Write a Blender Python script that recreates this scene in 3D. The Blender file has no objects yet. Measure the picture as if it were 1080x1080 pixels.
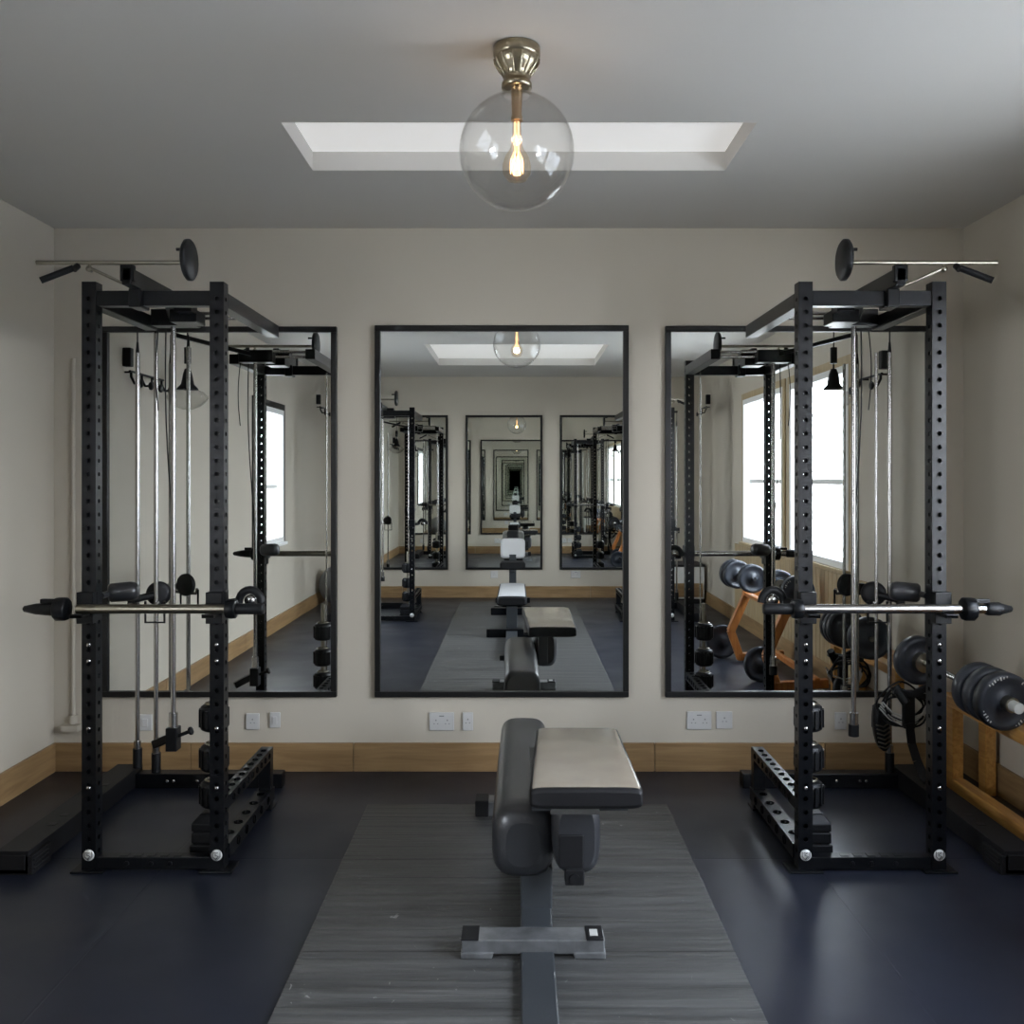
import bpy, math, random
from mathutils import Vector, Matrix
random.seed(4)
PI = math.pi
sc = bpy.context.scene
COL = sc.collection

# ------------------------------------------------------------------ numbers of the place
F = 996.0                      # focal length in pixels of a 1080 frame
CZ = 1.453                     # eye height
YW, YB = 4.70, -2.18           # mirror wall, wall behind the viewer
XL, XR = -2.303, 2.223         # side walls
HC = 2.70                      # ceiling

# ------------------------------------------------------------------ materials
def mat(name, col, rough=0.5, metal=0.0, spec=0.5, bump=0.0, bscale=60, vary=0.0, vscale=4, coat=0.0, emit=None, estr=0):
    m = bpy.data.materials.new(name); m.use_nodes = True
    nt = m.node_tree; b = nt.nodes['Principled BSDF']
    b.inputs['Base Color'].default_value = (*col, 1)
    b.inputs['Roughness'].default_value = rough
    b.inputs['Metallic'].default_value = metal
    b.inputs['Specular IOR Level'].default_value = spec
    b.inputs['Coat Weight'].default_value = coat
    b.inputs['Coat Roughness'].default_value = 0.15
    if emit:
        b.inputs['Emission Color'].default_value = (*emit, 1); b.inputs['Emission Strength'].default_value = estr
    tc = nt.nodes.new('ShaderNodeTexCoord')
    if bump > 0:
        n = nt.nodes.new('ShaderNodeTexNoise'); n.inputs['Scale'].default_value = bscale; n.inputs['Detail'].default_value = 3
        bp = nt.nodes.new('ShaderNodeBump'); bp.inputs['Strength'].default_value = bump; bp.inputs['Distance'].default_value = 0.002
        nt.links.new(tc.outputs['Object'], n.inputs['Vector']); nt.links.new(n.outputs['Fac'], bp.inputs['Height'])
        nt.links.new(bp.outputs['Normal'], b.inputs['Normal'])
    if vary > 0:
        n = nt.nodes.new('ShaderNodeTexNoise'); n.inputs['Scale'].default_value = vscale; n.inputs['Detail'].default_value = 4
        r = nt.nodes.new('ShaderNodeValToRGB')
        r.color_ramp.elements[0].position = 0.3; r.color_ramp.elements[1].position = 0.7
        r.color_ramp.elements[0].color = (*[c * (1 - vary) for c in col], 1)
        r.color_ramp.elements[1].color = (*[min(1, c * (1 + vary)) for c in col], 1)
        nt.links.new(tc.outputs['Object'], n.inputs['Vector']); nt.links.new(n.outputs['Fac'], r.inputs['Fac'])
        nt.links.new(r.outputs['Color'], b.inputs['Base Color'])
    return m

def wood(name, c1, c2, axis, rough=0.45, stretch=12, scale=3.0):
    m = mat(name, c1, rough); nt = m.node_tree; b = nt.nodes['Principled BSDF']
    tc = nt.nodes.new('ShaderNodeTexCoord'); mp = nt.nodes.new('ShaderNodeMapping')
    s = [stretch, stretch, stretch]; s[axis] = 1.0
    mp.inputs['Scale'].default_value = s
    n = nt.nodes.new('ShaderNodeTexNoise'); n.inputs['Scale'].default_value = scale; n.inputs['Detail'].default_value = 6
    n.inputs['Distortion'].default_value = 0.6
    r = nt.nodes.new('ShaderNodeValToRGB')
    r.color_ramp.elements[0].position = 0.35; r.color_ramp.elements[1].position = 0.68
    r.color_ramp.elements[0].color = (*c2, 1); r.color_ramp.elements[1].color = (*c1, 1)
    nt.links.new(tc.outputs['Object'], mp.inputs['Vector']); nt.links.new(mp.outputs['Vector'], n.inputs['Vector'])
    nt.links.new(n.outputs['Fac'], r.inputs['Fac']); nt.links.new(r.outputs['Color'], b.inputs['Base Color'])
    return m

def glassy(name, tint, gl=0.09):
    m = bpy.data.materials.new(name); m.use_nodes = True; nt = m.node_tree
    for n in list(nt.nodes): nt.nodes.remove(n)
    o = nt.nodes.new('ShaderNodeOutputMaterial'); mx = nt.nodes.new('ShaderNodeMixShader')
    t = nt.nodes.new('ShaderNodeBsdfTransparent'); g = nt.nodes.new('ShaderNodeBsdfGlossy')
    t.inputs['Color'].default_value = (*tint, 1); g.inputs['Roughness'].default_value = 0.01
    lw = nt.nodes.new('ShaderNodeLayerWeight'); lw.inputs['Blend'].default_value = 0.5
    pw = nt.nodes.new('ShaderNodeMath'); pw.operation = 'POWER'; pw.inputs[1].default_value = 4.0
    ma = nt.nodes.new('ShaderNodeMath'); ma.operation = 'MULTIPLY_ADD'; ma.inputs[1].default_value = 0.55; ma.inputs[2].default_value = 0.04
    nt.links.new(lw.outputs['Facing'], pw.inputs[0]); nt.links.new(pw.outputs[0], ma.inputs[0])
    nt.links.new(ma.outputs[0], mx.inputs['Fac']); nt.links.new(t.outputs[0], mx.inputs[1]); nt.links.new(g.outputs[0], mx.inputs[2])
    nt.links.new(mx.outputs[0], o.inputs['Surface'])
    return m

M = {}
M['wall'] = mat('wall_paint', (0.52, 0.475, 0.395), 0.6, bump=0.15, bscale=90, vary=0.02, vscale=1.2)
M['ceil'] = mat('ceiling_paint', (0.60, 0.58, 0.545), 0.85, bump=0.1, bscale=80)
M['white'] = mat('white_paint', (0.82, 0.82, 0.80), 0.5, bump=0.05)
M['plastic'] = mat('white_plastic', (0.55, 0.545, 0.53), 0.35)
M['socket'] = mat('socket_grey', (0.22, 0.22, 0.22), 0.5)
M['black'] = mat('black_powder_coat', (0.003, 0.0035, 0.0045), 0.3, spec=0.2, bump=0.15, bscale=500)
M['matte'] = mat('matte_black', (0.006, 0.006, 0.007), 0.55, spec=0.28, bump=0.2, bscale=300)
M['rubber'] = mat('black_rubber', (0.0055, 0.006, 0.007), 0.45, spec=0.25, bump=0.4, bscale=220, vary=0.2, vscale=30)
M['plate'] = mat('plate_rubber', (0.022, 0.025, 0.032), 0.4, spec=0.4, bump=0.2, bscale=180, vary=0.15, vscale=18)
M['chrome'] = mat('brushed_chrome', (0.40, 0.39, 0.38), 0.24, metal=1.0)
M['steel'] = mat('satin_steel', (0.27, 0.25, 0.20), 0.33, metal=1.0, vary=0.08, vscale=30)
M['badge'] = mat('badge_silver', (0.6, 0.6, 0.58), 0.45, metal=0.3)
M['mark'] = mat('white_marking', (0.48, 0.48, 0.45), 0.6)
M['brass'] = mat('aged_brass', (0.36, 0.31, 0.22), 0.28, metal=1.0, vary=0.12, vscale=25)
M['copper'] = mat('warm_brass_stem', (0.50, 0.34, 0.20), 0.3, metal=1.0)
M['frame'] = mat('mirror_frame_black', (0.006, 0.006, 0.006), 0.4, spec=0.35)
M['mirror'] = mat('mirror_silver', (0.86, 0.88, 0.86), 0.0, metal=1.0)
M['skirt'] = wood('oak_baseboard', (0.32, 0.205, 0.095), (0.225, 0.135, 0.058), 0)
M['skirt_y'] = wood('oak_baseboard_side', (0.32, 0.205, 0.095), (0.225, 0.135, 0.058), 1)
M['slat'] = wood('pale_wood_panelling', (0.46, 0.36, 0.21), (0.36, 0.27, 0.15), 2)
M['pine'] = wood('varnished_pine', (0.56, 0.30, 0.08), (0.40, 0.19, 0.045), 1, 0.35, 14, 4)
M['orange'] = wood('orange_stained_wood', (0.50, 0.19, 0.045), (0.36, 0.12, 0.03), 2, 0.4)
M['pad'] = mat('grey_black_vinyl', (0.022, 0.023, 0.026), 0.38, bump=0.35, bscale=260, coat=0.25)
M['padlight'] = mat('taupe_vinyl', (0.25, 0.212, 0.165), 0.26, bump=0.3, bscale=160, vary=0.07, vscale=9, coat=0.5)
M['padwhite'] = mat('pale_grey_vinyl', (0.5, 0.5, 0.5), 0.35, bump=0.2, bscale=200)
M['greymetal'] = mat('slate_grey_paint', (0.032, 0.036, 0.040), 0.4, bump=0.15, bscale=300)
M['footmetal'] = mat('worn_grey_steel', (0.19, 0.195, 0.20), 0.32, metal=0.6, bump=0.5, bscale=60, vary=0.35, vscale=14)
M['ball'] = mat('grey_vinyl_ball', (0.16, 0.165, 0.17), 0.4)
M['filament'] = mat('glowing_filament', (1, 0.7, 0.4), 0.5, emit=(1.0, 0.62, 0.30), estr=3.0)
M['glass'] = glassy('clear_globe_glass', (0.965, 0.965, 0.96))
M['bulbglass'] = glassy('amber_bulb_glass', (0.98, 0.92, 0.84))
M['pane'] = glassy('window_glass', (0.96, 0.97, 0.97))
M['diffuser'] = mat('skylight_diffuser', (0.6, 0.6, 0.6), 0.6, emit=(1.0, 0.985, 0.96), estr=0.56)
M['siding'] = mat('neighbour_render', (0.78, 0.80, 0.84), 0.8)
M['paving'] = mat('outdoor_paving', (0.62, 0.60, 0.56), 0.9, bump=0.4, bscale=8)
M['blue'] = mat('dark_blue_cord', (0.03, 0.035, 0.05), 0.5)
M['cablewhite'] = mat('pale_cable', (0.45, 0.45, 0.43), 0.4)

def floor_mat():
    m = mat('floor_rubber', (0.0085, 0.0105, 0.019), 0.4, spec=0.42); nt = m.node_tree; b = nt.nodes['Principled BSDF']; L = nt.links.new
    tc = nt.nodes.new('ShaderNodeTexCoord')
    n = nt.nodes.new('ShaderNodeTexNoise'); n.inputs['Scale'].default_value = 2.2; n.inputs['Detail'].default_value = 5
    L(tc.outputs['Object'], n.inputs['Vector'])
    r = nt.nodes.new('ShaderNodeMapRange'); r.inputs['From Min'].default_value = 0.3; r.inputs['From Max'].default_value = 0.7
    r.inputs['To Min'].default_value = 0.33; r.inputs['To Max'].default_value = 0.47
    L(n.outputs['Fac'], r.inputs['Value']); L(r.outputs[0], b.inputs['Roughness'])
    br = nt.nodes.new('ShaderNodeTexBrick'); br.offset = 0.0
    br.inputs['Scale'].default_value = 1.0; br.inputs['Brick Width'].default_value = 1.22; br.inputs['Row Height'].default_value = 1.22
    br.inputs['Mortar Size'].default_value = 0.004; br.inputs['Mortar Smooth'].default_value = 0.3
    br.inputs['Color1'].default_value = (1, 1, 1, 1); br.inputs['Color2'].default_value = (1, 1, 1, 1); br.inputs['Mortar'].default_value = (0, 0, 0, 1)
    mp = nt.nodes.new('ShaderNodeMapping'); mp.inputs['Location'].default_value = (0.1, 0.05, 0)
    L(tc.outputs['Object'], mp.inputs['Vector']); L(mp.outputs[0], br.inputs['Vector'])
    f = nt.nodes.new('ShaderNodeTexNoise'); f.inputs['Scale'].default_value = 350; L(tc.outputs['Object'], f.inputs['Vector'])
    mul = nt.nodes.new('ShaderNodeMath'); mul.operation = 'MULTIPLY_ADD'; mul.inputs[1].default_value = 0.12
    L(f.outputs['Fac'], mul.inputs[0]); L(br.outputs['Color'], mul.inputs[2])
    bp = nt.nodes.new('ShaderNodeBump'); bp.inputs['Distance'].default_value = 0.002; bp.inputs['Strength'].default_value = 0.6
    L(mul.outputs[0], bp.inputs['Height']); L(bp.outputs[0], b.inputs['Normal'])
    return m
def mat_mat():
    m = mat('grey_ribbed_rubber', (0.075, 0.08, 0.082), 0.45); nt = m.node_tree; b = nt.nodes['Principled BSDF']; L = nt.links.new
    b.inputs['Specular IOR Level'].default_value = 0.6
    tc = nt.nodes.new('ShaderNodeTexCoord')
    mp = nt.nodes.new('ShaderNodeMapping'); mp.inputs['Scale'].default_value = (1.3, 30, 1); L(tc.outputs['Object'], mp.inputs['Vector'])
    n = nt.nodes.new('ShaderNodeTexNoise'); n.inputs['Scale'].default_value = 1.0; n.inputs['Detail'].default_value = 6; n.inputs['Distortion'].default_value = 0.5
    L(mp.outputs[0], n.inputs['Vector'])
    cr = nt.nodes.new('ShaderNodeValToRGB'); e = cr.color_ramp.elements
    e[0].position = 0.3; e[0].color = (0.030, 0.031, 0.030, 1); e[1].position = 0.72; e[1].color = (0.08, 0.08, 0.077, 1)
    L(n.outputs['Fac'], cr.inputs['Fac'])
    # pale scuffs
    mp2 = nt.nodes.new('ShaderNodeMapping'); mp2.inputs['Scale'].default_value = (9, 5, 1); mp2.inputs['Rotation'].default_value = (0, 0, 0.7)
    L(tc.outputs['Object'], mp2.inputs['Vector'])
    s = nt.nodes.new('ShaderNodeTexNoise'); s.inputs['Scale'].default_value = 2.4; s.inputs['Detail'].default_value = 8; s.inputs['Distortion'].default_value = 2.0
    L(mp2.outputs[0], s.inputs['Vector'])
    sr = nt.nodes.new('ShaderNodeValToRGB'); sr.color_ramp.elements[0].position = 0.70; sr.color_ramp.elements[1].position = 0.74
    L(s.outputs['Fac'], sr.inputs['Fac'])
    mx = nt.nodes.new('ShaderNodeMix'); mx.data_type = 'RGBA'; mx.inputs[7].default_value = (0.26, 0.26, 0.25, 1)
    L(sr.outputs['Color'], mx.inputs[0]); L(cr.outputs['Color'], mx.inputs[6])
    jm = nt.nodes.new('ShaderNodeMix'); jm.data_type = 'RGBA'; jm.inputs[6].default_value = (0.012, 0.012, 0.012, 1); L(mx.outputs[2], jm.inputs[7]); L(jm.outputs[2], b.inputs['Base Color'])
    rr = nt.nodes.new('ShaderNodeMapRange'); rr.inputs['To Min'].default_value = 0.36; rr.inputs['To Max'].default_value = 0.6
    L(n.outputs['Fac'], rr.inputs['Value']); L(rr.outputs[0], b.inputs['Roughness'])
    # seams across the runner
    sx = nt.nodes.new('ShaderNodeSeparateXYZ'); L(tc.outputs['Object'], sx.inputs[0])
    a = nt.nodes.new('ShaderNodeMath'); a.operation = 'ADD'; a.inputs[1].default_value = 6.92; L(sx.outputs['Y'], a.inputs[0])
    md = nt.nodes.new('ShaderNodeMath'); md.operation = 'MODULO'; md.inputs[1].default_value = 0.7; L(a.outputs[0], md.inputs[0])
    lt = nt.nodes.new('ShaderNodeMath'); lt.operation = 'GREATER_THAN'; lt.inputs[1].default_value = 0.007; L(md.outputs[0], lt.inputs[0]); L(lt.outputs[0], jm.inputs[0])
    mu = nt.nodes.new('ShaderNodeMath'); mu.operation = 'MULTIPLY_ADD'; mu.inputs[1].default_value = 0.9; L(lt.outputs[0], mu.inputs[0]); L(n.outputs['Fac'], mu.inputs[2])
    bp = nt.nodes.new('ShaderNodeBump'); bp.inputs['Distance'].default_value = 0.012; bp.inputs['Strength'].default_value = 1.0
    L(mu.outputs[0], bp.inputs['Height']); L(bp.outputs[0], b.inputs['Normal'])
    return m
M['floor'] = floor_mat(); M['mat'] = mat_mat()

# ------------------------------------------------------------------ mesh builder
class MB:
    def __init__(s): s.v = []; s.f = []; s.sm = []; s.mi = []
    def add(s, vs, fs, smooth=False, mi=0):
        o = len(s.v); s.v += [tuple(p) for p in vs]
        for f in fs: s.f.append([i + o for i in f]); s.sm.append(smooth); s.mi.append(mi)
        return s
    def box(s, x0, x1, y0, y1, z0, z1, mi=0):
        if x0 > x1: x0, x1 = x1, x0
        vs = [(x0,y0,z0),(x1,y0,z0),(x1,y1,z0),(x0,y1,z0),(x0,y0,z1),(x1,y0,z1),(x1,y1,z1),(x0,y1,z1)]
        return s.add(vs, [(0,3,2,1),(4,5,6,7),(0,1,5,4),(1,2,6,5),(2,3,7,6),(3,0,4,7)], mi=mi)
    def bar(s, p0, p1, w, h, up=(0,0,1), mi=0):       # rectangular bar between two points
        p0, p1 = Vector(p0), Vector(p1); d = (p1-p0).normalized(); u = Vector(up)
        r = d.cross(u).normalized(); u = r.cross(d).normalized()
        q = [r*a*w/2 + u*b*h/2 for a, b in ((-1,-1),(1,-1),(1,1),(-1,1))]
        vs = [p0+k for k in q] + [p1+k for k in q]
        return s.add(vs, [(0,3,2,1),(4,5,6,7),(0,1,5,4),(1,2,6,5),(2,3,7,6),(3,0,4,7)][:0] + [(3,2,1,0),(4,5,6,7),(0,1,5,4),(1,2,6,5),(2,3,7,6),(3,0,4,7)], mi=mi)
    def tube(s, p0, p1, r0, r1=None, n=16, mi=0):
        r1 = r0 if r1 is None else r1
        p0, p1 = Vector(p0), Vector(p1); d = (p1-p0).normalized()
        a = Vector((1,0,0)) if abs(d.x) < 0.8 else Vector((0,1,0))
        u = d.cross(a).normalized(); w = d.cross(u)
        c = [u*math.cos(2*PI*k/n) + w*math.sin(2*PI*k/n) for k in range(n)]
        s.add([p0+k*r0 for k in c] + [p1+k*r1 for k in c], [(k, (k+1)%n, n+(k+1)%n, n+k) for k in range(n)], True, mi)
        s.add([p0+k*r0 for k in c], [tuple(range(n))[::-1]], mi=mi); s.add([p1+k*r1 for k in c], [tuple(range(n))], mi=mi)
        return s
    def lathe(s, prof, o=(0,0,0), axis=(0,0,1), n=32, mi=0):   # prof: (radius, height along axis)
        o = Vector(o); d = Vector(axis).normalized(); a = Vector((1,0,0)) if abs(d.x) < 0.8 else Vector((0,0,1))
        u = d.cross(a).normalized(); w = d.cross(u); vs = []
        for r, h in prof:
            for k in range(n):
                t = 2*PI*k/n; vs.append(o + d*h + (u*math.cos(t)+w*math.sin(t))*r)
        fs = [(i*n+k, i*n+(k+1)%n, (i+1)*n+(k+1)%n, (i+1)*n+k) for i in range(len(prof)-1) for k in range(n)]
        return s.add(vs, fs, True, mi)
    def path(s, pts, r, n=10, mi=0):
        pts = [Vector(p) for p in pts]; m = len(pts); vs = []; pu = None
        for i, p in enumerate(pts):
            d = (pts[min(i+1,m-1)] - pts[max(i-1,0)]).normalized()
            if pu is None:
                a = Vector((0,0,1)) if abs(d.z) < 0.9 else Vector((1,0,0)); u = d.cross(a).normalized()
            else: u = (pu - d*pu.dot(d)).normalized()
            pu = u; w = d.cross(u)
            for k in range(n):
                t = 2*PI*k/n; vs.append(p + (u*math.cos(t)+w*math.sin(t))*r)
        fs = [(i*n+k, i*n+(k+1)%n, (i+1)*n+(k+1)%n, (i+1)*n+k) for i in range(m-1) for k in range(n)]
        s.add(vs, fs, True, mi)
        s.add(vs[:n], [tuple(range(n))[::-1]], mi=mi); s.add(vs[-n:], [tuple(range(n))], mi=mi)
        return s
    def loft(s, secs, n=40, mi=0):        # sections across Y: (y, cx, cz, half width, half height, exponent)
        vs = []
        for y, cx, cz, hw, hh, e in secs:
            for k in range(n):
                t = 2*PI*(k+0.5)/n; c, q = math.cos(t), math.sin(t)
                vs.append((cx + hw*math.copysign(abs(c)**(2/e), c), y, cz + hh*math.copysign(abs(q)**(2/e), q)))
        m = len(secs)
        fs = [(i*n+k, (i+1)*n+k, (i+1)*n+(k+1)%n, i*n+(k+1)%n) for i in range(m-1) for k in range(n)]
        s.add(vs, fs, True, mi); s.add(vs[:n], [tuple(range(n))], True, mi); s.add(vs[-n:], [tuple(range(n))[::-1]], True, mi)
        return s
    def holed(s, o, U, V, width, length, pitch, r, depth=0.003, first=0.03, n=8):
        """A steel face with a row of punched round holes along V."""
        o, U, V = Vector(o), Vector(U).normalized(), Vector(V).normalized(); N = U.cross(V)
        cnt = int((length - 2*first)/pitch); z0 = (length - cnt*pitch)/2
        def q(a, b, c, d): s.add([o+U*a+V*b, o+U*c+V*b, o+U*c+V*d, o+U*a+V*d], [(0,1,2,3)])
        q(0, 0, width, z0); q(0, z0+cnt*pitch, width, length)
        for i in range(cnt):
            cz = z0 + (i+0.5)*pitch; cx = width/2; hw, hh = width/2, pitch/2
            rect = [(hw,0),(hw,hh),(0,hh),(-hw,hh),(-hw,0),(-hw,-hh),(0,-hh),(hw,-hh)]
            vs = [o+U*(cx+a)+V*(cz+b) for a, b in rect]
            ring = [(math.cos(PI*k/4)*r, math.sin(PI*k/4)*r) for k in range(8)]
            vs += [o+U*(cx+a)+V*(cz+b) for a, b in ring] + [o+U*(cx+a)+V*(cz+b)-N*depth for a, b in ring]
            fs = [(k,(k+1)%8,8+(k+1)%8,8+k) for k in range(8)] + [(8+k,8+(k+1)%8,16+(k+1)%8,16+k) for k in range(8)]
            s.add(vs, fs)
        return s
    def holed_beam(s, x0, x1, y0, y1, z0, z1, axis, pitch=0.05, r=0.0095):
        if axis == 2:
            L = z1-z0; V = (0,0,1)
            s.holed((x0,y0,z0),(1,0,0),V,x1-x0,L,pitch,r); s.holed((x1,y0,z0),(0,1,0),V,y1-y0,L,pitch,r)
            s.holed((x1,y1,z0),(-1,0,0),V,x1-x0,L,pitch,r); s.holed((x0,y1,z0),(0,-1,0),V,y1-y0,L,pitch,r)
            s.add([(x0,y0,z1),(x1,y0,z1),(x1,y1,z1),(x0,y1,z1)], [(0,1,2,3)]); s.add([(x0,y0,z0),(x1,y0,z0),(x1,y1,z0),(x0,y1,z0)], [(3,2,1,0)])
        else:   # along Y
            L = y1-y0; V = (0,1,0)
            s.holed((x1,y0,z0),(0,0,1),V,z1-z0,L,pitch,r); s.holed((x0,y0,z1),(0,0,-1),V,z1-z0,L,pitch,r)
            s.holed((x0,y0,z1),(1,0,0),V,x1-x0,L,pitch,r) if False else s.holed((x1,y0,z1),(-1,0,0),V,x1-x0,L,pitch,r)
            s.add([(x0,y0,z0),(x1,y0,z0),(x1,y1,z0),(x0,y1,z0)], [(3,2,1,0)])
            for y in (y0, y1): s.add([(x0,y,z0),(x1,y,z0),(x1,y,z1),(x0,y,z1)], [(0,1,2,3)])
        return s
    def ob(s, name, m, parent=None, bevel=0.0, origin=None, top=None, smooth_all=False):
        off = Vector(origin) if origin is not None else (Vector(parent['_o']) if parent is not None and '_o' in parent else Vector((0,0,0)))
        me = bpy.data.meshes.new(name); me.from_pydata([tuple(Vector(p)-off) for p in s.v], [], s.f)
        for p, a, i in zip(me.polygons, s.sm, s.mi): p.use_smooth = a; p.material_index = i
        ms = m if isinstance(m, (list, tuple)) else [m]
        for k in ms: me.materials.append(M[k])
        if top is not None:
            for p in me.polygons:
                if p.normal.z > 0.93: p.material_index = top
        me.update()
        o = bpy.data.objects.new(name, me); COL.objects.link(o)
        if parent is not None:
            o.parent = parent; o['_o'] = tuple(off)
        else: o.location = off; o['_o'] = tuple(off)
        if bevel > 0:
            b = o.modifiers.new('bevel', 'BEVEL'); b.width = bevel; b.segments = 2; b.limit_method = 'ANGLE'; b.angle_limit = 0.7
        return o

def thing(name, loc, label, cat, group=None):
    o = bpy.data.objects.new(name, None); COL.objects.link(o); o.location = loc; o['_o'] = tuple(loc)
    o['label'] = label; o['category'] = cat
    if group: o['group'] = group
    return o
def tag(o, label, cat, group=None):
    o['label'] = label; o['category'] = cat
    if group: o['group'] = group
    return o
def struct(name, mb, m, **k):
    o = mb.ob(name, m, **k)
    if k.get('parent') is None: o['kind'] = 'structure'
    return o
def copy_tree(o, parent=None, loc=None, rotz=None, label=None, scale=None):
    kids = list(o.children); c = o.copy(); COL.objects.link(c)
    if parent is not None: c.parent = parent
    if loc is not None: c.location = loc
    if rotz is not None: c.rotation_euler = (0, 0, rotz)
    if scale is not None: c.scale = scale
    if label: c['label'] = label
    for k in kids: copy_tree(k, c)
    return c

# ------------------------------------------------------------------ the room
T = 0.15
struct('floor', MB().box(XL-T, XR+T, YB-T, YW+T, -0.1, 0), 'floor')
sk1 = (-0.828, 0.845, 3.30, 3.82); sk2 = (-0.86, 0.86, -1.0, 0.62)
cm = MB(); z0, z1 = HC, HC+0.25
cm.box(XL-T, XR+T, YB-T, sk2[2], z0, z1); cm.box(XL-T, XR+T, sk2[3], sk1[2], z0, z1); cm.box(XL-T, XR+T, sk1[3], YW+T, z0, z1)
for a in (sk1, sk2): cm.box(XL-T, a[0], a[2], a[3], z0, z1); cm.box(a[1], XR+T, a[2], a[3], z0, z1)
struct('ceiling', cm, 'ceil')
for i, a in enumerate((sk1, sk2)):
    e = 0.004; d = 0.075
    w = MB()
    w.box(a[0], a[0]+e, a[2], a[3], z0-0.001, z0+d); w.box(a[1]-e, a[1], a[2], a[3], z0-0.001, z0+d)
    w.box(a[0]+e, a[1]-e, a[2], a[2]+e, z0-0.001, z0+d); w.box(a[0]+e, a[1]-e, a[3]-e, a[3], z0-0.001, z0+d)
    f = struct('window_%d' % (4+i), w, 'ceil')
    MB().box(a[0]+e, a[1]-e, a[2]+e, a[3]-e, z0+d, z0+d+0.01).ob('diffuser_panel', 'diffuser', f)

struct('wall_front', MB().box(XL-T, XR+T, YW, YW+T, 0, HC), 'wall')
struct('wall_back', MB().box(XL-T, XR+T, YB-T, YB, 0, HC), 'wall')
def wall_with_windows(name, x0, x1, wins):
    m = MB(); zz0, zz1 = wins[0][2], wins[0][3]
    m.box(x0, x1, YB, YW, 0, zz0); m.box(x0, x1, YB, YW, zz1, HC)
    y = YB
    for a, b, _, _ in wins: m.box(x0, x1, y, a, zz0, zz1); y = b
    m.box(x0, x1, y, YW, zz0, zz1)
    return struct(name, m, 'wall')
RW = [(0.15, 1.52, 0.84, 2.22), (1.72, 3.08, 0.84, 2.22)]
LW = [(0.10, 1.10, 0.84, 2.12)]
wall_with_windows('wall_right', XR, XR+T, RW)
wall_with_windows('wall_left', XL-T, XL, LW)
def window(n, xin, sgn, w):
    y0, y1, a, b = w; fw = 0.05
    X = lambda d: xin + sgn*d
    m = MB()
    m.box(X(-0.02), X(0.10), y0, y0+fw, a, b); m.box(X(-0.02), X(0.10), y1-fw, y1, a, b)
    m.box(X(-0.02), X(0.10), y0+fw, y1-fw, b-fw, b); m.box(X(-0.02), X(0.10), y0+fw, y1-fw, a, a+fw)
    mid = (a+b)/2 - 0.1; m.box(X(0.04), X(0.09), y0+fw, y1-fw, mid-0.02, mid+0.02)
    f = struct('window_%d' % n, m, 'white', bevel=0.004)
    MB().box(X(0.06), X(0.066), y0+fw, y1-fw, a+fw, mid-0.02).box(X(0.06), X(0.066), y0+fw, y1-fw, mid+0.02, b-fw).ob('pane', 'pane', f)
    MB().box(X(-0.05), X(0.0), y0-0.03, y1+0.03, a-0.03, a).ob('sill', 'slat' if sgn > 0 else 'white', f, bevel=0.004)
    c = MB()
    for (p, q, r, s_) in ((y0-0.06, y0, a, b+0.06), (y1, y1+0.06, a, b+0.06), (y0, y1, b, b+0.06)): c.box(X(-0.015), X(0), p, q, r, s_)
    c.ob('casing', 'slat' if sgn > 0 else 'frame', f)
window(1, XR, 1, RW[0]); window(2, XR, 1, RW[1]); window(3, XL, -1, LW[0])
# boarded dado under the right-hand windows
d = MB(); y = -0.2
while y < 3.38: d.box(XR-0.018, XR-0.0005, y+0.004, min(y+0.088, 3.4), 0.142, 0.80); y += 0.09
struct('trim_1', d, 'slat', bevel=0.003)
BH = 0.141
fb = MB()
for a, b in ((XL, -1.62), (-1.617, -0.812), (-0.809, 0.684), (0.687, 1.53), (1.533, XR)): fb.box(a, b, YW-0.016, YW, 0.0, BH)
struct('baseboard_front', fb, 'skirt', bevel=0.002)
bb = MB()
for a, b in ((XL, -1.4), (-1.397, -0.2), (-0.197, 0.9), (0.903, XR)): bb.box(a, b, YB, YB+0.016, 0.0, BH)
struct('baseboard_back', bb, 'skirt', bevel=0.002)
lb = MB()
for a, b in ((YB+0.016, -0.6), (-0.597, 1.4), (1.403, 3.2), (3.203, YW-0.016)): lb.box(XL, XL+0.016, a, b, 0.0, BH)
struct('baseboard_left', lb, 'skirt_y', bevel=0.002)
rb = MB()
for a, b in ((YB+0.016, -0.6), (-0.597, 1.4), (1.403, 3.2), (3.203, YW-0.016)): rb.box(XR-0.016, XR, a, b, 0.0, BH)
struct('baseboard_right', rb, 'skirt_y', bevel=0.002)
struct('trim_2', MB().tube((-2.2, YW-0.012, 0.25), (-2.2, YW-0.012, 2.05), 0.010).tube((-2.2, YW-0.014, 0.24), (-2.2, YW-0.014, 0.28), 0.02)
       .box(-2.245, -2.165, YW-0.05, YW, 0.205, 0.235), 'wall')
# outside
struct('ground_outside', MB().box(XR+T, 9, -6, 9, -0.35, -0.15).box(-9, XL-T, -6, 9, -0.35, -0.15), 'paving')
nb = MB().box(6.2, 6.5, -4, 8, -0.15, 1.9)
struct('neighbour_wall', nb, 'siding')

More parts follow.
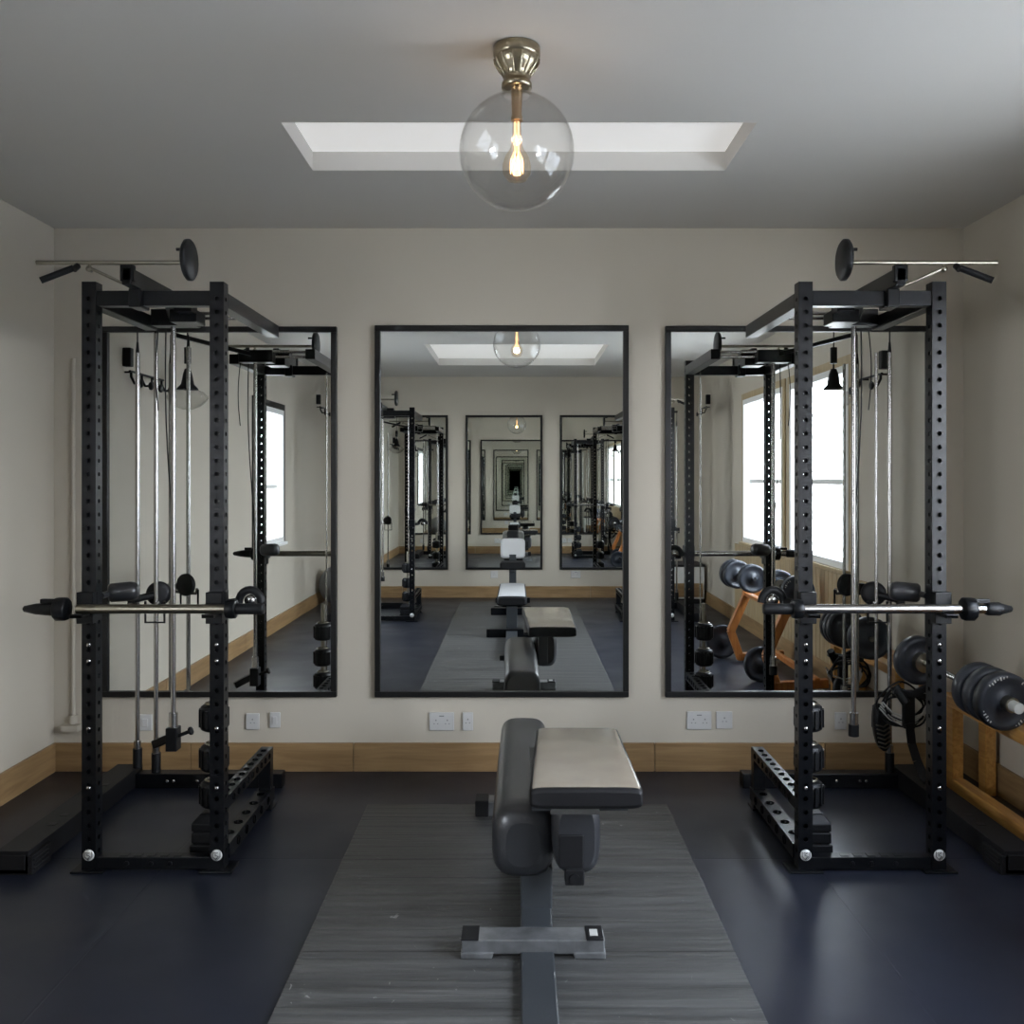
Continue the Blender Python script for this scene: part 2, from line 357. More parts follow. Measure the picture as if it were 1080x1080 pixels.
# ------------------------------------------------------------------ mirrors
def mirror(x0, x1, z0, z1, back, label):
    y = YB if back else YW; s = 1 if back else -1; fw = 0.028
    lo, hi = (y, y+0.032) if back else (y-0.032, y)
    t = thing('wall_mirror', ((x0+x1)/2, y, z0), label, 'mirror')
    m = MB().box(x0, x1, lo, hi, z1-fw, z1).box(x0, x1, lo, hi, z0, z0+fw).box(x0, x0+fw, lo, hi, z0+fw, z1-fw).box(x1-fw, x1, lo, hi, z0+fw, z1-fw)
    m.ob('frame', 'frame', t, bevel=0.003)
    g0, g1 = (y+0.001, y+0.016) if back else (y-0.016, y-0.001)
    MB().box(x0+fw, x1-fw, g0, g1, z0+fw, z1-fw).ob('mirror_glass', 'mirror', t)
P = lambda px: (px-545)/F*YW
ZT, ZB = 2.213, 0.372
mirror(P(110), P(356), ZB, ZT-0.006, False, 'tall black-framed mirror on front wall behind the left power rack')
mirror(P(396), P(662.5), ZB, ZT, False, 'tall black-framed mirror in the middle of front wall above the bench')
mirror(P(701), P(981), ZB, ZT-0.003, False, 'wide black-framed mirror on front wall behind the right power rack')
mirror(-1.78, -0.84, 0.345, 2.23, True, 'mirror on rear wall, seen reflected beside the reflected left rack')
mirror(-0.625, 0.315, 0.345, 2.23, True, 'mirror on rear wall, seen in the centre of the middle mirror')
mirror(0.525, 1.465, 0.345, 2.23, True, 'mirror on rear wall, seen reflected beside the reflected right rack')

# ------------------------------------------------------------------ wall plates
def outlet(x0, x1, z0, z1, kind, label, y=YW, grp=None):
    back = y < 0; s = 1 if back else -1
    t = thing('wall_socket' if kind != 'switch' else 'light_switch', ((x0+x1)/2, y, (z0+z1)/2), label, 'socket' if kind != 'switch' else 'switch')
    lo, hi = sorted((y, y+s*0.012)); MB().box(x0, x1, lo, hi, z0, z1).ob('cover_plate', 'plastic', t, bevel=0.003)
    f0, f1 = sorted((y+s*0.012, y+s*0.0135)); w = x1-x0; h = z1-z0; xm = (x0+x1)/2
    def slots(cx, cz):
        m = MB()
        m.box(cx-0.003, cx+0.003, f0, f1, cz+0.008, cz+0.015); m.box(cx-0.012, cx-0.006, f0, f1, cz-0.008, cz-0.004); m.box(cx+0.006, cx+0.012, f0, f1, cz-0.008, cz-0.004)
        m.ob('socket_slots', 'socket', t)
    if kind == 'double': slots(x0+w*0.27, z0+h*0.45); slots(x0+w*0.73, z0+h*0.45); MB().box(xm-0.012, xm+0.012, f0, f1, z0+h*0.78, z0+h*0.84).ob('rocker', 'socket', t)
    elif kind == 'single': slots(xm, z0+h*0.5)
    else: MB().box(xm-w*0.22, xm+w*0.22, min(y+s*.012, y+s*.017), max(y+s*.012, y+s*.017), z0+h*0.25, z0+h*0.75).ob('rocker', 'plastic', t, bevel=0.002)
ZP = lambda py: CZ-(py-505)/F*YW
outlet(P(260), P(274), ZP(769), ZP(752), 'single', 'square white socket under left mirror, left of a narrow switch plate')
outlet(P(285), P(296), ZP(767), ZP(751), 'switch', 'narrow white plate under left mirror, right of the square socket')
outlet(P(453), P(479), ZP(770), ZP(751), 'double', 'wide white double socket under the left part of middle mirror')
outlet(P(488), P(499), ZP(770), ZP(751), 'single', 'narrow white socket under middle mirror, right of the wide one')
outlet(P(724), P(750), ZP(769), ZP(750), 'double', 'wide white double socket under the left end of right mirror')
outlet(P(755), P(772), ZP(768), ZP(750), 'single', 'square white socket under right mirror beside the wide one')
outlet(P(147), P(161), ZP(770), ZP(753), 'switch', 'white plate low on wall seen between left rack guide rods')
outlet(P(880), P(892), ZP(769), ZP(751), 'single', 'white socket low on wall seen through the right rack')
outlet(-0.32, -0.23, 0.24, 0.33, 'single', 'white socket on rear wall, reflected left of the benches', YB)
outlet(0.66, 0.78, 0.24, 0.33, 'double', 'white socket on rear wall, reflected right of the benches', YB)

# ------------------------------------------------------------------ runner
tag(MB().box(-0.662, 0.668, -1.8, 4.19, 0.0, 0.010).ob('rubber_mat', 'mat', bevel=0.004), 'long grey ribbed rubber mat running under the benches to the middle mirror', 'mat')

# ------------------------------------------------------------------ power racks
YF = 3.49
def rack(sx, xi, xo, rods, label):
    X = lambda a: sx*a
    pw, pd = 0.052, 0.055; HT = 2.182
    t = thing('power_rack', (X((xi+xo)/2), 3.95, 0), label, 'power rack')
    def bx(m, a, b, y0, y1, z0, z1): a, b = sorted((X(a), X(b))); return m.box(a, b, y0, y1, z0, z1)
    for a in (xi, xo-pw):
        m = MB(); p, q = sorted((X(a), X(a+pw))); m.holed_beam(p, q, YF, YF+pd, 0.008, HT, 2)
        up = m.ob('upright', 'black', t)
        bx(MB(), a-0.035, a+pw+0.035, YF-0.02, YF+pd+0.03, 0, 0.008).ob('foot_plate', 'black', t, bevel=0.002)
        cx = X(a+pw/2)
        b = MB().lathe([(0, 0.004), (0.019, 0.004), (0.021, 0.001), (0.021, 0)], (cx, YF, 0.062), (0, -1, 0), 24)
        bd = b.ob('badge', 'badge', up)
        g = MB()
        g.path([(cx-0.009, YF-0.0045, 0.072), (cx+0.006, YF-0.0045, 0.073), (cx-0.006, YF-0.0045, 0.064), (cx+0.008, YF-0.0045, 0.059), (cx-0.002, YF-0.0045, 0.049)], 0.0016, 6)
        g.path([(cx-0.014, YF-0.0042, 0.076), (cx-0.014, YF-0.0042, 0.058), (cx, YF-0.0042, 0.045), (cx+0.014, YF-0.0042, 0.058), (cx+0.014, YF-0.0042, 0.076)], 0.0012, 6)
        g.ob('badge_emblem', 'matte', up)
        for z in (1.17-0.33, 0.78, 0.53, 0.31):
            MB().lathe([(0, 0.005), (0.007, 0.005), (0.008, 0)], (cx, YF, z), (0, -1, 0), 12).ob('bolt', 'chrome', up)
    m = MB(); bx(m, xi+pw, xo-pw, YF+0.004, YF+pd-0.004, 2.094, 2.15).ob('front_crossbeam', 'black', t, bevel=0.003)
    m = MB(); bx(m, xi+pw, xo-pw, YF+0.004, YF+pd-0.004, 0.008, 0.052)
    for k in range(5): m.box(*sorted((X(xi+0.16+k*0.05), X(xi+0.19+k*0.05))), YF+0.012, YF+pd-0.012, 0.052, 0.0545)
    for k in (0.2, 0.27, 0.36): m.lathe([(0, 0.004), (0.009, 0.004), (0.009, 0)], (X(xi+k), YF+0.004, 0.03), (0, -1, 0), 12)
    m.ob('bottom_crossbeam', 'black', t, bevel=0.002)
    # top side beams
    bx(MB(), xi, xi+pw, YF+pd, 4.30, 2.095, 2.15).ob('top_side_beam', 'black', t, bevel=0.003)
    bx(MB(), xo-pw, xo, YF+pd, 4.09, 2.095, 2.15).ob('top_side_beam', 'black', t, bevel=0.003)
    # rear cross member and silver bars
    bx(MB(), xo-0.24, xo-pw, 4.01, 4.09, 2.105, 2.175).ob('pulley_housing', 'black', t, bevel=0.004)
    MB().tube((X(xi+pw), 4.04, 2.14), (X(xo-0.24), 4.04, 2.14), 0.008).tube((X(xi+pw), 4.07, 2.165), (X(xo-0.24), 4.07, 2.165), 0.008).ob('rear_bar', 'chrome', t)
    # central top arm over the front crossbeam
    m = MB(); bx(m, xo-0.22, xo-0.185, 3.40, 3.86, 2.152, 2.215); bx(m, xo-0.228, xo-0.178, 3.40, 3.425, 2.165, 2.225)
    bx(m, xo-0.225, xo-0.18, 3.47, 3.56, 2.085, 2.153)
    m.ob('top_arm', 'black', t, bevel=0.004)
    m = MB(); m.bar((X(xo-0.2), 3.86, 2.18), (X(xo-0.15), 4.05, 2.15), 0.06, 0.05); bx(m, xo-0.29, xo-0.22, 3.82, 3.90, 2.13, 2.2)
    bx(m, xo-0.29, xo-0.18, 3.88, 4.0, 2.098, 2.15)
    m.ob('top_bracket', 'black', t, bevel=0.004)
    arm = MB().bar((X(xo-0.13), 4.06, 2.15), (X(abs(rods[0][0])), 4.46, 2.205), 0.022, 0.022); arm.ob('cable_arm', 'black', t, bevel=0.004)
    # raised lat bar with disc and grip
    YL = 3.56; zl = CZ + 228/F*YL
    b = MB().tube((X(1.81), YL, zl), (X(1.225), YL, zl), 0.0085); lat = b.ob('lat_bar', 'steel', t)
    m = MB()
    xd = X(1.235)
    m.lathe([(0, -0.012), (0.07, -0.012), (0.078, -0.006), (0.078, 0.006), (0.07, 0.012), (0, 0.012)], (xd, YL, zl+0.01), (1, 0, 0), 32)
    m.tube((X(1.24), YL, zl+0.05), (X(1.283), YL, zl+0.05), 0.006)
    m.ob('end_disc', 'rubber', lat)
    m = MB(); m.tube((X(1.655), YL, zl-0.012), (X(1.66), YL-0.02, zl-0.03), 0.012); m.tube((X(1.665), YL-0.01, zl-0.022), (X(1.77), YL-0.05, zl-0.078), 0.0125)
    m.ob('angled_grip', 'rubber', lat)
    m = MB(); m.lathe([(0, -0.01), (0.011, -0.01), (0.011, 0.01), (0, 0.01)], (X(1.61), YL, zl-0.025), (0, 1, 0), 16); m.path([(X(1.61), YL, zl-0.02), (X(1.5), YL+0.01, zl-0.07), (X(xo-0.2), YL+0.02, 2.16)], 0.006)
    m.tube((X(1.61), YL, zl), (X(1.61), YL, zl-0.03), 0.006)
    m.ob('brace', 'steel', lat)
    # low frame on the inner side
    a, b_ = sorted((X(xi), X(xi+pw)))
    MB().holed_beam(a, b_, YF+pd, 4.2, 0.215, 0.262, 1, 0.065, 0.013).ob('low_rail', 'black', t)
    MB().holed_beam(a-0.006, b_+0.006, YF+pd, 4.2, 0.03, 0.085, 1, 0.11, 0.018).ob('floor_rail', 'black', t)
    m = MB(); bx(m, xi, xi+pw, 4.15, 4.2, 0, 0.2149); bx(m, xi-0.01, xi+pw+0.01, 4.13, 4.22, 0, 0.008)
    m.ob('short_post', 'black', t, bevel=0.002)
    # rear floor beam and long outer foot
    m = MB(); bx(m, xi+0.02, 1.79, 4.43, 4.50, 0.0, 0.068)
    for k in (0.06, 0.09, 0.2): m.lathe([(0, 0.004), (0.008, 0.004), (0.008, 0)], (X(1.7-k), 4.43, 0.035), (0, -1, 0), 12, mi=1)
    m.ob('rear_floor_beam', ['black', 'chrome'], t, bevel=0.003)
    m = MB(); bx(m, 1.79, 1.91, 3.46, 4.52, 0.004, 0.088)
    bx(m, 1.775, 1.925, 3.46, 3.60, 0.0, 0.07); bx(m, 1.80, 1.915, 3.455, 3.461, 0.02, 0.075)
    for k in range(3): bx(m, 1.772, 1.776, 3.47, 3.58, 0.016+k*0.016, 0.024+k*0.016)
    lf = m.ob('outer_foot', 'matte', t, bevel=0.004)
    for y in (3.72, 3.82, 4.2): bx(MB(), 1.82, 1.85, y, y+0.03, 0.088, 0.0895).ob('slot_cover', 'rubber', lf)
    # weight heads on a thin rod behind the inner upright
    wx = X(xi+0.105)
    MB().tube((X(xi+0.075), 3.62, 0.10), (X(xi+0.075), 3.62, 2.11), 0.0045).ob('guide_rod', 'chrome', t)
    MB().tube((X(xi+0.088), 3.66, 0.16), (X(xi+0.088), 3.66, 0.70), 0.012).ob('weight_post', 'steel', t)
    for zc in (0.53, 0.375, 0.235):
        m = MB(); R = 0.052
        prof = [(0, -0.05), (R*0.75, -0.05), (R*0.95, -0.043), (R, -0.02), (R, 0.02), (R*0.95, 0.043), (R*0.75, 0.05), (0, 0.05)]
        m.lathe(prof, (X(xi+0.09), 3.66, zc), (0, 0, 1), 28)
        for k in range(14):
            an = 2*PI*k/14; c, s_ = math.cos(an), math.sin(an)
            m.bar((X(xi+0.09)+R*c, 3.66+R*s_, zc-0.034), (X(xi+0.09)+R*c, 3.66+R*s_, zc+0.034), 0.010, 0.010, (c, s_, 0))
        m.ob('weight_head', 'rubber', t)
        m = MB().lathe([(0.03, 0), (0.036, 0.004), (0.03, 0.008)], (X(xi+0.09), 3.66, zc+0.051), (0, 0, 1), 24); m.ob('collar', 'steel', t)
    m = MB(); c = xi+0.105
    bx(m, c-0.055, c+0.06, 3.60, 3.74, 0.0, 0.055); bx(m, c-0.05, c+0.055, 3.605, 3.735, 0.06, 0.10); bx(m, c-0.05, c+0.055, 3.605, 3.735, 0.105, 0.135)
    m.add([(X(c-0.05), 3.605, 0.135), (X(c+0.055), 3.605, 0.135), (X(c+0.055), 3.735, 0.135), (X(c-0.05), 3.735, 0.135), (X(c-0.02), 3.63, 0.165), (X(c+0.03), 3.63, 0.165), (X(c+0.03), 3.71, 0.165), (X(c-0.02), 3.71, 0.165)],
          [(4,5,6,7),(0,1,5,4),(1,2,6,5),(2,3,7,6),(3,0,4,7)])
    bx(m, c-0.045, c+0.05, 3.61, 3.73, 0.05, 0.11, )
    m.ob('weight_base', 'rubber', t, bevel=0.004)
    # chrome rods
    for i, (rx, ry, zb, zt, kind) in enumerate(rods):
        rx = X(abs(rx)); r = 0.0105
        rod = MB().tube((rx, ry, zb), (rx, ry, zt), r if kind != 'thin' else 0.008, n=20).ob('guide_rod', 'chrome', t)
        if kind == 'stand':
            MB().tube((rx, ry, zt), (rx, ry, zt+0.05), 0.009, 0.005).tube((rx, ry, zt), (rx, ry, 2.2), 0.0035).ob('cable', 'matte', rod)
            MB().tube((rx, ry, zb-0.04), (rx, ry, zb+0.05), 0.021).ob('rod_socket', 'rubber', rod)
            MB().tube((rx, ry, zb+0.05), (rx, ry, zb+0.085), 0.017).ob('rod_collar', 'chrome', rod)
        else:
            MB().tube((rx, ry, zb-0.01), (rx, ry, zb+0.05), 0.019).ob('rod_collar', 'chrome', rod)
            m = MB(); m.tube((rx, ry, zb-0.05), (rx, ry, zb), 0.022)
            if kind == 'block':
                m = MB(); a, b_ = sorted((rx-0.024, rx+0.024)); m.box(a, b_, ry-0.03, ry+0.03, zb-0.11, zb-0.01)
                m.bar((rx-sx*-0.02, ry, zb-0.06), (rx+sx*0.10, ry+0.05, zb-0.10), 0.03, 0.035)
                m.tube((rx-sx*0.02, ry, zb-0.05), (rx-sx*0.07, ry, zb-0.03), 0.008)
                m.lathe([(0, -0.01), (0.016, -0.008), (0.019, 0), (0.016, 0.008), (0, 0.01)], (rx-sx*0.075, ry, zb-0.028), (1, 0, 0.4), 16)
            m.ob('rod_block', 'rubber', rod, bevel=0.005)
    # round pulley with bracket at bar height
    rx2 = X(abs(rods[1][0])); yy = 4.50; zc = CZ - 121/F*yy
    m = MB().lathe([(0, -0.016), (0.03, -0.016), (0.055, -0.012), (0.058, -0.006), (0.05, 0), (0.058, 0.006), (0.055, 0.012), (0, 0.016)], (rx2, yy, zc), (0.5*sx, 1, 0), 32)
    pl = m.ob('pulley', 'rubber', t)
    m = MB(); m.tube((rx2, yy-0.02, zc), (rx2+sx*0.09, yy-0.07, zc-0.02), 0.017); m.bar((rx2+sx*0.1, yy-0.07, zc), (rx2+sx*0.1, yy-0.07, zc-0.06), 0.03, 0.03, (1, 0, 0)); m.ob('pulley_arm', 'rubber', pl)
    m = MB(); m.path([(rx2+sx*0.11, yy-0.08, zc-0.04), (rx2+sx*0.05, yy-0.09, zc-0.05), (rx2-sx*0.02, yy-0.09, zc-0.055), (rx2-sx*0.03, yy-0.08, zc-0.03)], 0.008)
    m.ob('clip', 'chrome', pl)
    m = MB(); m.path([(rx2-sx*0.045, yy-0.05, zc-0.03), (rx2-sx*0.045, yy-0.05, zc-0.13), (rx2+sx*0.045, yy-0.05, zc-0.13), (rx2+sx*0.045, yy-0.05, zc-0.03)], 0.006)
    m.ob('pulley_bracket', 'black', pl)
    # pads and hooks at bar height
    zb = 0.982
    for a, s_ in ((xo-pw, -1), (xi, -1)):
        m = MB(); cx = a + pw/2
        bx(m, cx-0.03, cx+0.03, 3.455, YF-0.001, zb-0.06, zb+0.055)
        bx(m, cx-0.031, cx-0.0265, YF-0.001, YF+pd-0.01, zb-0.02, zb+0.055); bx(m, cx+0.0265, cx+0.031, YF-0.001, YF+pd-0.01, zb-0.02, zb+0.055)
        bx(m, cx-0.022, cx+0.022, 3.385, 3.455, zb-0.030, zb-0.018); bx(m, cx-0.022, cx+0.022, 3.385, 3.396, zb-0.029, zb-0.015)
        m.ob('bar_hook', 'black', t, bevel=0.003)
    m = MB(); x0 = xo-pw-0.001
    prof = [(0, 0), (0.03, 0), (0.036, 0.008), (0.037, 0.085), (0.03, 0.103), (0.012, 0.11), (0, 0.11)]
    m.lathe(prof, (X(x0), 3.60, 1.018), (-sx, 0.25, 0.06), 28); m.tube((X(x0), 3.535, 1.015), (X(x0-0.01), 3.61, 1.018), 0.012)
    m.ob('foam_roller', 'pad', t)
    m = MB(); ccx = X(xi-0.075)
    pts = [(ccx+0.042*math.cos(k*PI/10), 3.57, 0.985+0.048*math.sin(k*PI/10)) for k in range(11)]
    m.path(pts, 0.016, 12); m.tube((X(xi), 3.52, 0.99), (X(xi-0.03), 3.57, 0.99), 0.014)
    m.ob('curved_handle', 'rubber', t)
    MB().lathe([(0, -0.02), (0.02, -0.02), (0.02, 0.02), (0, 0.02)], (ccx, 3.58, 0.995), (0, 1, 0), 16).ob('handle_hub', 'chrome', t)
    # cables down the frame
    r3 = abs(rods[2][0])
    m = MB()
    pts = []
    for k in range(13):
        u = k/12; pts.append((X(r3+0.035-0.04*u+0.01*math.sin(u*7)), 4.06, 2.1-1.55*u))
    m.path(pts, 0.003, 6)
    pts = [(X(r3+0.075+0.012*math.sin(k/10*PI)), 4.08, 2.1-0.35*k/10) for k in range(11)]
    m.path(pts, 0.0025, 6)
    m.ob('steel_cable', 'matte', t)
    return t
Lr = rack(-1, 1.083, 1.608, [(-1.795, 4.47, 0.128, 2.05, 'stand'), (-1.705, 4.465, 0.108, 2.14, 'stand'), (-1.473, 4.05, 0.40, 2.11, 'block')],
          'black power rack with perforated uprights standing in front of the left mirror')
Rr = rack(1, 1.042, 1.588, [(1.765, 4.47, 0.108, 2.05, 'stand'), (1.70, 4.465, 0.33, 2.05, 'thin'), (1.445, 4.05, 0.40, 2.11, 'hang')],
          'black power rack with perforated uprights standing in front of the right mirror')
for r, lab in ((Lr, 'black power rack behind the viewer, reflected at the right edge of middle mirror'),
               (Rr, 'black power rack behind the viewer, reflected at the left edge of middle mirror')):
    l = r.location
    copy_tree(r, loc=(-l.x, 3.24-l.y, 0), rotz=PI, label=lab)

# ------------------------------------------------------------------ barbells in the rack hooks
def rack_bar(sx, x_tip, x_c0, x_c1, x_in, label, steel):
    y, z = 3.418, 0.982; X = lambda a: sx*a
    t = thing('barbell', (X((x_c0+x_c1)/2), y, z), label, 'barbell')
    MB().tube((X(x_c0+0.16 if steel else x_c0), y, z), (X(x_c1), y, z), 0.017, n=24).ob('shaft', 'chrome' if steel else 'steel', t)
    s0 = x_c0+0.115 if steel else x_c0+0.045
    MB().lathe([(0, 0), (0.02, 0), (0.024, 0.01), (0.025, 0.05), (0.02, max(0.06, x_tip-s0-0.05)), (0.011, x_tip-s0-0.008), (0, x_tip-s0)], (X(s0), y, z), (sx, 0, 0), 24).ob('tapered_end', 'rubber', t)
    m = MB(); m.lathe([(0, -0.022), (0.04, -0.022), (0.043, -0.016), (0.043, 0.016), (0.04, 0.022), (0, 0.022)], (X(x_c0+0.055), y, z), (1, 0, 0), 10); m.bar((X(x_c0+0.065), y-0.01, z+0.03), (X(x_c0+0.125), y-0.01, z+0.03), 0.02, 0.016)
    m.ob('collar', 'black', t, bevel=0.003)
    MB().lathe([(0, -0.018), (0.034, -0.018), (0.036, 0), (0.034, 0.018), (0, 0.018)], (X(x_c1-0.02), y, z), (1, 0, 0), 12).ob('collar', 'black', t, bevel=0.002)
    MB().lathe([(0, 0), (0.019, 0), (0.020, 0.006), (0.020, x_c1-x_in-0.006), (0.018, x_c1-x_in), (0, x_c1-x_in)], (X(x_c1), y, z), (-sx, 0, 0), 24).ob('sleeve', 'rubber', t)
rack_bar(-1, 1.79, 1.592, 1.053, 0.915, 'black-ended steel bar lying across the left power rack', False)
rack_bar(1, 1.797, 1.58, 1.035, 0.892, 'black-ended chrome bar lying across the right power rack', True)

# ------------------------------------------------------------------ main bench
b = thing('weight_bench', (0.06, 3.3, 0), 'grey-black weight bench with taupe top pad standing on the mat before middle mirror', 'bench')
z = 0.282; hh = 0.118
secs = [(3.02, 0.02, z, 0.055, 0.07, 2.6), (3.028, 0.02, z, 0.08, 0.097, 3), (3.045, 0.02, z, 0.094, 0.11, 3.2), (3.075, 0.02, z, 0.101, 0.117, 3.4), (3.12, 0.021, z, 0.103, hh, 3.6),
        (3.7, 0.026, z, 0.102, hh, 3.8), (4.15, 0.03, z, 0.100, hh, 4), (4.19, 0.03, z, 0.095, 0.11, 4), (4.2, 0.03, z, 0.08, 0.09, 4)]
MB().loft(secs, 56).ob('long_pad', 'pad', b)
m = MB()
def sp(y, k=1, kh=1):      # taupe pad, widening and rising slightly towards the viewer
    u = (y-2.75)/0.75
    return (y, 0.203+0.02*u, 0.522-0.022*u, (0.166-0.015*u)*k, 0.034*kh, 7)
m.loft([sp(2.742, 0.95, 0.55), sp(2.746, 0.975, 0.8), sp(2.754, 0.99, 0.94), sp(2.77), sp(3.1), sp(3.48), sp(3.495, 0.985, 0.93), sp(3.502, 0.96, 0.7)], 72)
m.ob('seat_pad', ['matte', 'padlight'], b, top=1)
MB().box(0.045, 0.33, 2.80, 3.42, 0.468, 0.484).ob('pad_plate', 'greymetal', b, bevel=0.002)
MB().box(0.10, 0.245, 2.785, 2.80, 0.462, 0.486).ob('plate_lip', 'chrome', b, bevel=0.002)
MB().box(0.14, 0.20, 3.0, 3.3, 0.26, 0.47).ob('seat_support', 'greymetal', b, bevel=0.004)
# side roller
m = MB()
m.loft([(2.93, 0.187, 0.338, 0.055, 0.095, 3.2), (2.938, 0.187, 0.338, 0.068, 0.110, 3.2), (2.955, 0.187, 0.338, 0.074, 0.117, 3.2), (2.975, 0.187, 0.338, 0.076, 0.119, 3.2), (3.15, 0.187, 0.338, 0.076, 0.119, 3.2), (3.17, 0.187, 0.338, 0.06, 0.10, 3.2)], 48)
m.ob('side_cushion', 'pad', b)
MB().box(0.130, 0.208, 2.926, 2.936, 0.245, 0.35).ob('cushion_flap', 'matte', b, bevel=0.005)
m = MB(); m.box(0.150, 0.210, 2.93, 2.99, 0.19, 0.24); m.tube((0.180, 2.925, 0.212), (0.180, 2.995, 0.212), 0.016)
m.ob('adjuster', 'matte', b, bevel=0.004)
# frame
MB().box(0.012, 0.115, 3.05, 3.15, 0.06, 0.20).ob('upright', 'greymetal', b, bevel=0.006)
m = MB(); m.box(0.012, 0.112, 2.1, 2.84, 0.010, 0.032); m.box(0.012, 0.112, 2.925, 4.03, 0.03, 0.066)  # near strip stands in for the upright's reflection in the mat; rear box is spine
m.ob('spine', 'greymetal', b, bevel=0.005)
m = MB(); m.box(-0.165, 0.265, 2.84, 2.925, 0.022, 0.066)
m.add([(-0.168, 2.835, 0.01), (-0.075, 2.835, 0.01), (-0.068, 2.835, 0.03), (-0.168, 2.835, 0.03), (-0.168, 2.93, 0.01), (-0.075, 2.93, 0.01), (-0.068, 2.93, 0.03), (-0.168, 2.93, 0.03)], [(0,1,2,3),(4,7,6,5),(0,4,5,1),(1,5,6,2),(2,6,7,3),(3,7,4,0)])
m.add([(0.175, 2.835, 0.01), (0.268, 2.835, 0.01), (0.268, 2.835, 0.03), (0.168, 2.835, 0.03), (0.175, 2.93, 0.01), (0.268, 2.93, 0.01), (0.268, 2.93, 0.03), (0.168, 2.93, 0.03)], [(0,1,2,3),(4,7,6,5),(0,4,5,1),(1,5,6,2),(2,6,7,3),(3,7,4,0)])
m.ob('front_foot', 'footmetal', b, bevel=0.004)
for q0, q1 in ((-0.168, -0.115), (0.21, 0.262)): MB().box(q0, q1, 2.837, 2.928, 0.064, 0.069).ob('foot_cap', 'matte', b, bevel=0.002)
MB().box(0.222, 0.246, 2.86, 2.90, 0.069, 0.0705).ob('foot_label', 'mark', b)
m = MB(); m.box(-0.175, 0.265, 4.03, 4.12, 0.012, 0.075); m.ob('rear_foot', 'footmetal', b, bevel=0.006)
for q0, q1 in ((-0.178, -0.12), (0.21, 0.268)): MB().box(q0, q1, 4.025, 4.125, 0.010, 0.08).ob('foot_cap', 'matte', b, bevel=0.006)

# ------------------------------------------------------------------ benches behind the viewer
b2 = thing('flat_bench', (-0.045, 0.4, 0), 'low flat bench with pale pad behind the viewer, nearest bench in the middle mirror', 'bench')
m = MB(); cx = -0.045
m.loft([(-0.42, cx, 0.33, 0.12, 0.03, 5), (-0.40, cx, 0.33, 0.135, 0.045, 5), (0.69, cx, 0.33, 0.14, 0.045, 5), (0.72, cx, 0.33, 0.12, 0.03, 5)], 40)
m.ob('pad', ['matte', 'padwhite'], b2, top=1)
MB().box(cx-0.09, cx+0.09, -0.3, 0.6, 0.26, 0.285).ob('pad_plate', 'black', b2)
MB().box(cx-0.05, cx+0.05, 0.62, 0.70, 0.05, 0.28).box(cx-0.05, cx+0.05, -0.66, -0.58, 0.05, 0.20).bar((cx, -0.6, 0.2), (cx, -0.35, 0.27), 0.06, 0.04).ob('upright', 'greymetal', b2, bevel=0.004)
MB().box(cx-0.05, cx+0.05, -0.66, 1.85, 0.015, 0.07).ob('spine', 'greymetal', b2, bevel=0.004)
for y in (0.70, -0.72): MB().box(cx-0.23, cx+0.23, y, y+0.09, 0.010, 0.085).ob('crossbar_foot', 'black', b2, bevel=0.006)
MB().box(cx-0.09, cx+0.09, 1.80, 1.88, 0.010, 0.05).ob('end_foot', 'black', b2, bevel=0.006)
b3 = thing('upright_bench', (-0.045, -1.3, 0), 'bench with upright pale backrest pad, farthest bench seen in the middle mirror', 'bench')
m = MB(); cz = 0.66
q = MB().loft([(-0.02, 0, 0, 0.12, 0.10, 6), (-0.012, 0, 0, 0.14, 0.115, 6), (0.03, 0, 0, 0.14, 0.115, 6), (0.038, 0, 0, 0.12, 0.10, 6)], 40)
rot = Matrix.Rotation(0.35, 3, 'X')
q.v = [tuple(rot @ Vector(p) + Vector((-0.045, -1.35, cz))) for p in q.v]
q.ob('backrest', 'padwhite', b3)
MB().box(-0.11, 0.02, -1.52, -1.45, 0.74, 0.86).ob('headrest', 'matte', b3, bevel=0.02)
m = MB().loft([(-1.28, cx, 0.50, 0.13, 0.035, 5), (-1.0, cx, 0.50, 0.14, 0.04, 5), (-0.98, cx, 0.50, 0.12, 0.03, 5)], 32); m.ob('seat', 'matte', b3)
MB().box(cx-0.04, cx+0.04, -1.36, -1.28, 0.05, 0.60).bar((cx, -1.36, 0.5), (cx, -1.48, 0.78), 0.05, 0.03).bar((cx, -1.3, 0.42), (cx, -1.02, 0.45), 0.05, 0.04).ob('upright', 'greymetal', b3, bevel=0.004)
MB().box(cx-0.04, cx+0.04, -1.65, -0.95, 0.010, 0.06).ob('spine', 'greymetal', b3)
for y in (-1.68, -0.97): MB().box(cx-0.2, cx+0.2, y, y+0.07, 0.010, 0.07).ob('crossbar_foot', 'black', b3, bevel=0.006)

# ------------------------------------------------------------------ globe ceiling lamp
lx, ly = 0.0, 2.73
lamp = thing('globe_ceiling_lamp', (lx, ly, HC), 'clear glass globe lamp on ribbed brass mount hanging from ceiling', 'ceiling lamp')
m = MB().lathe([(0, 0), (0.066, 0), (0.068, -0.003), (0.068, -0.026), (0.065, -0.032), (0.060, -0.034)], (lx, ly, HC), n=48)
m.lathe([(0.064, -0.030), (0.064, -0.044), (0.056, -0.058), (0.043, -0.072), (0.038, -0.082), (0.037, -0.100), (0.043, -0.104), (0.044, -0.118), (0.030, -0.119), (0.0, -0.119)], (lx, ly, HC), n=48)
for k in range(14):
    a = 2*PI*k/14; c, s_ = math.cos(a), math.sin(a)
    m.path([(lx+c*r, ly+s_*r, HC+h) for r, h in ((0.064, -0.034), (0.063, -0.046), (0.056, -0.06), (0.044, -0.074), (0.039, -0.084))], 0.004, 6)
m.ob('ceiling_mount', 'brass', lamp)
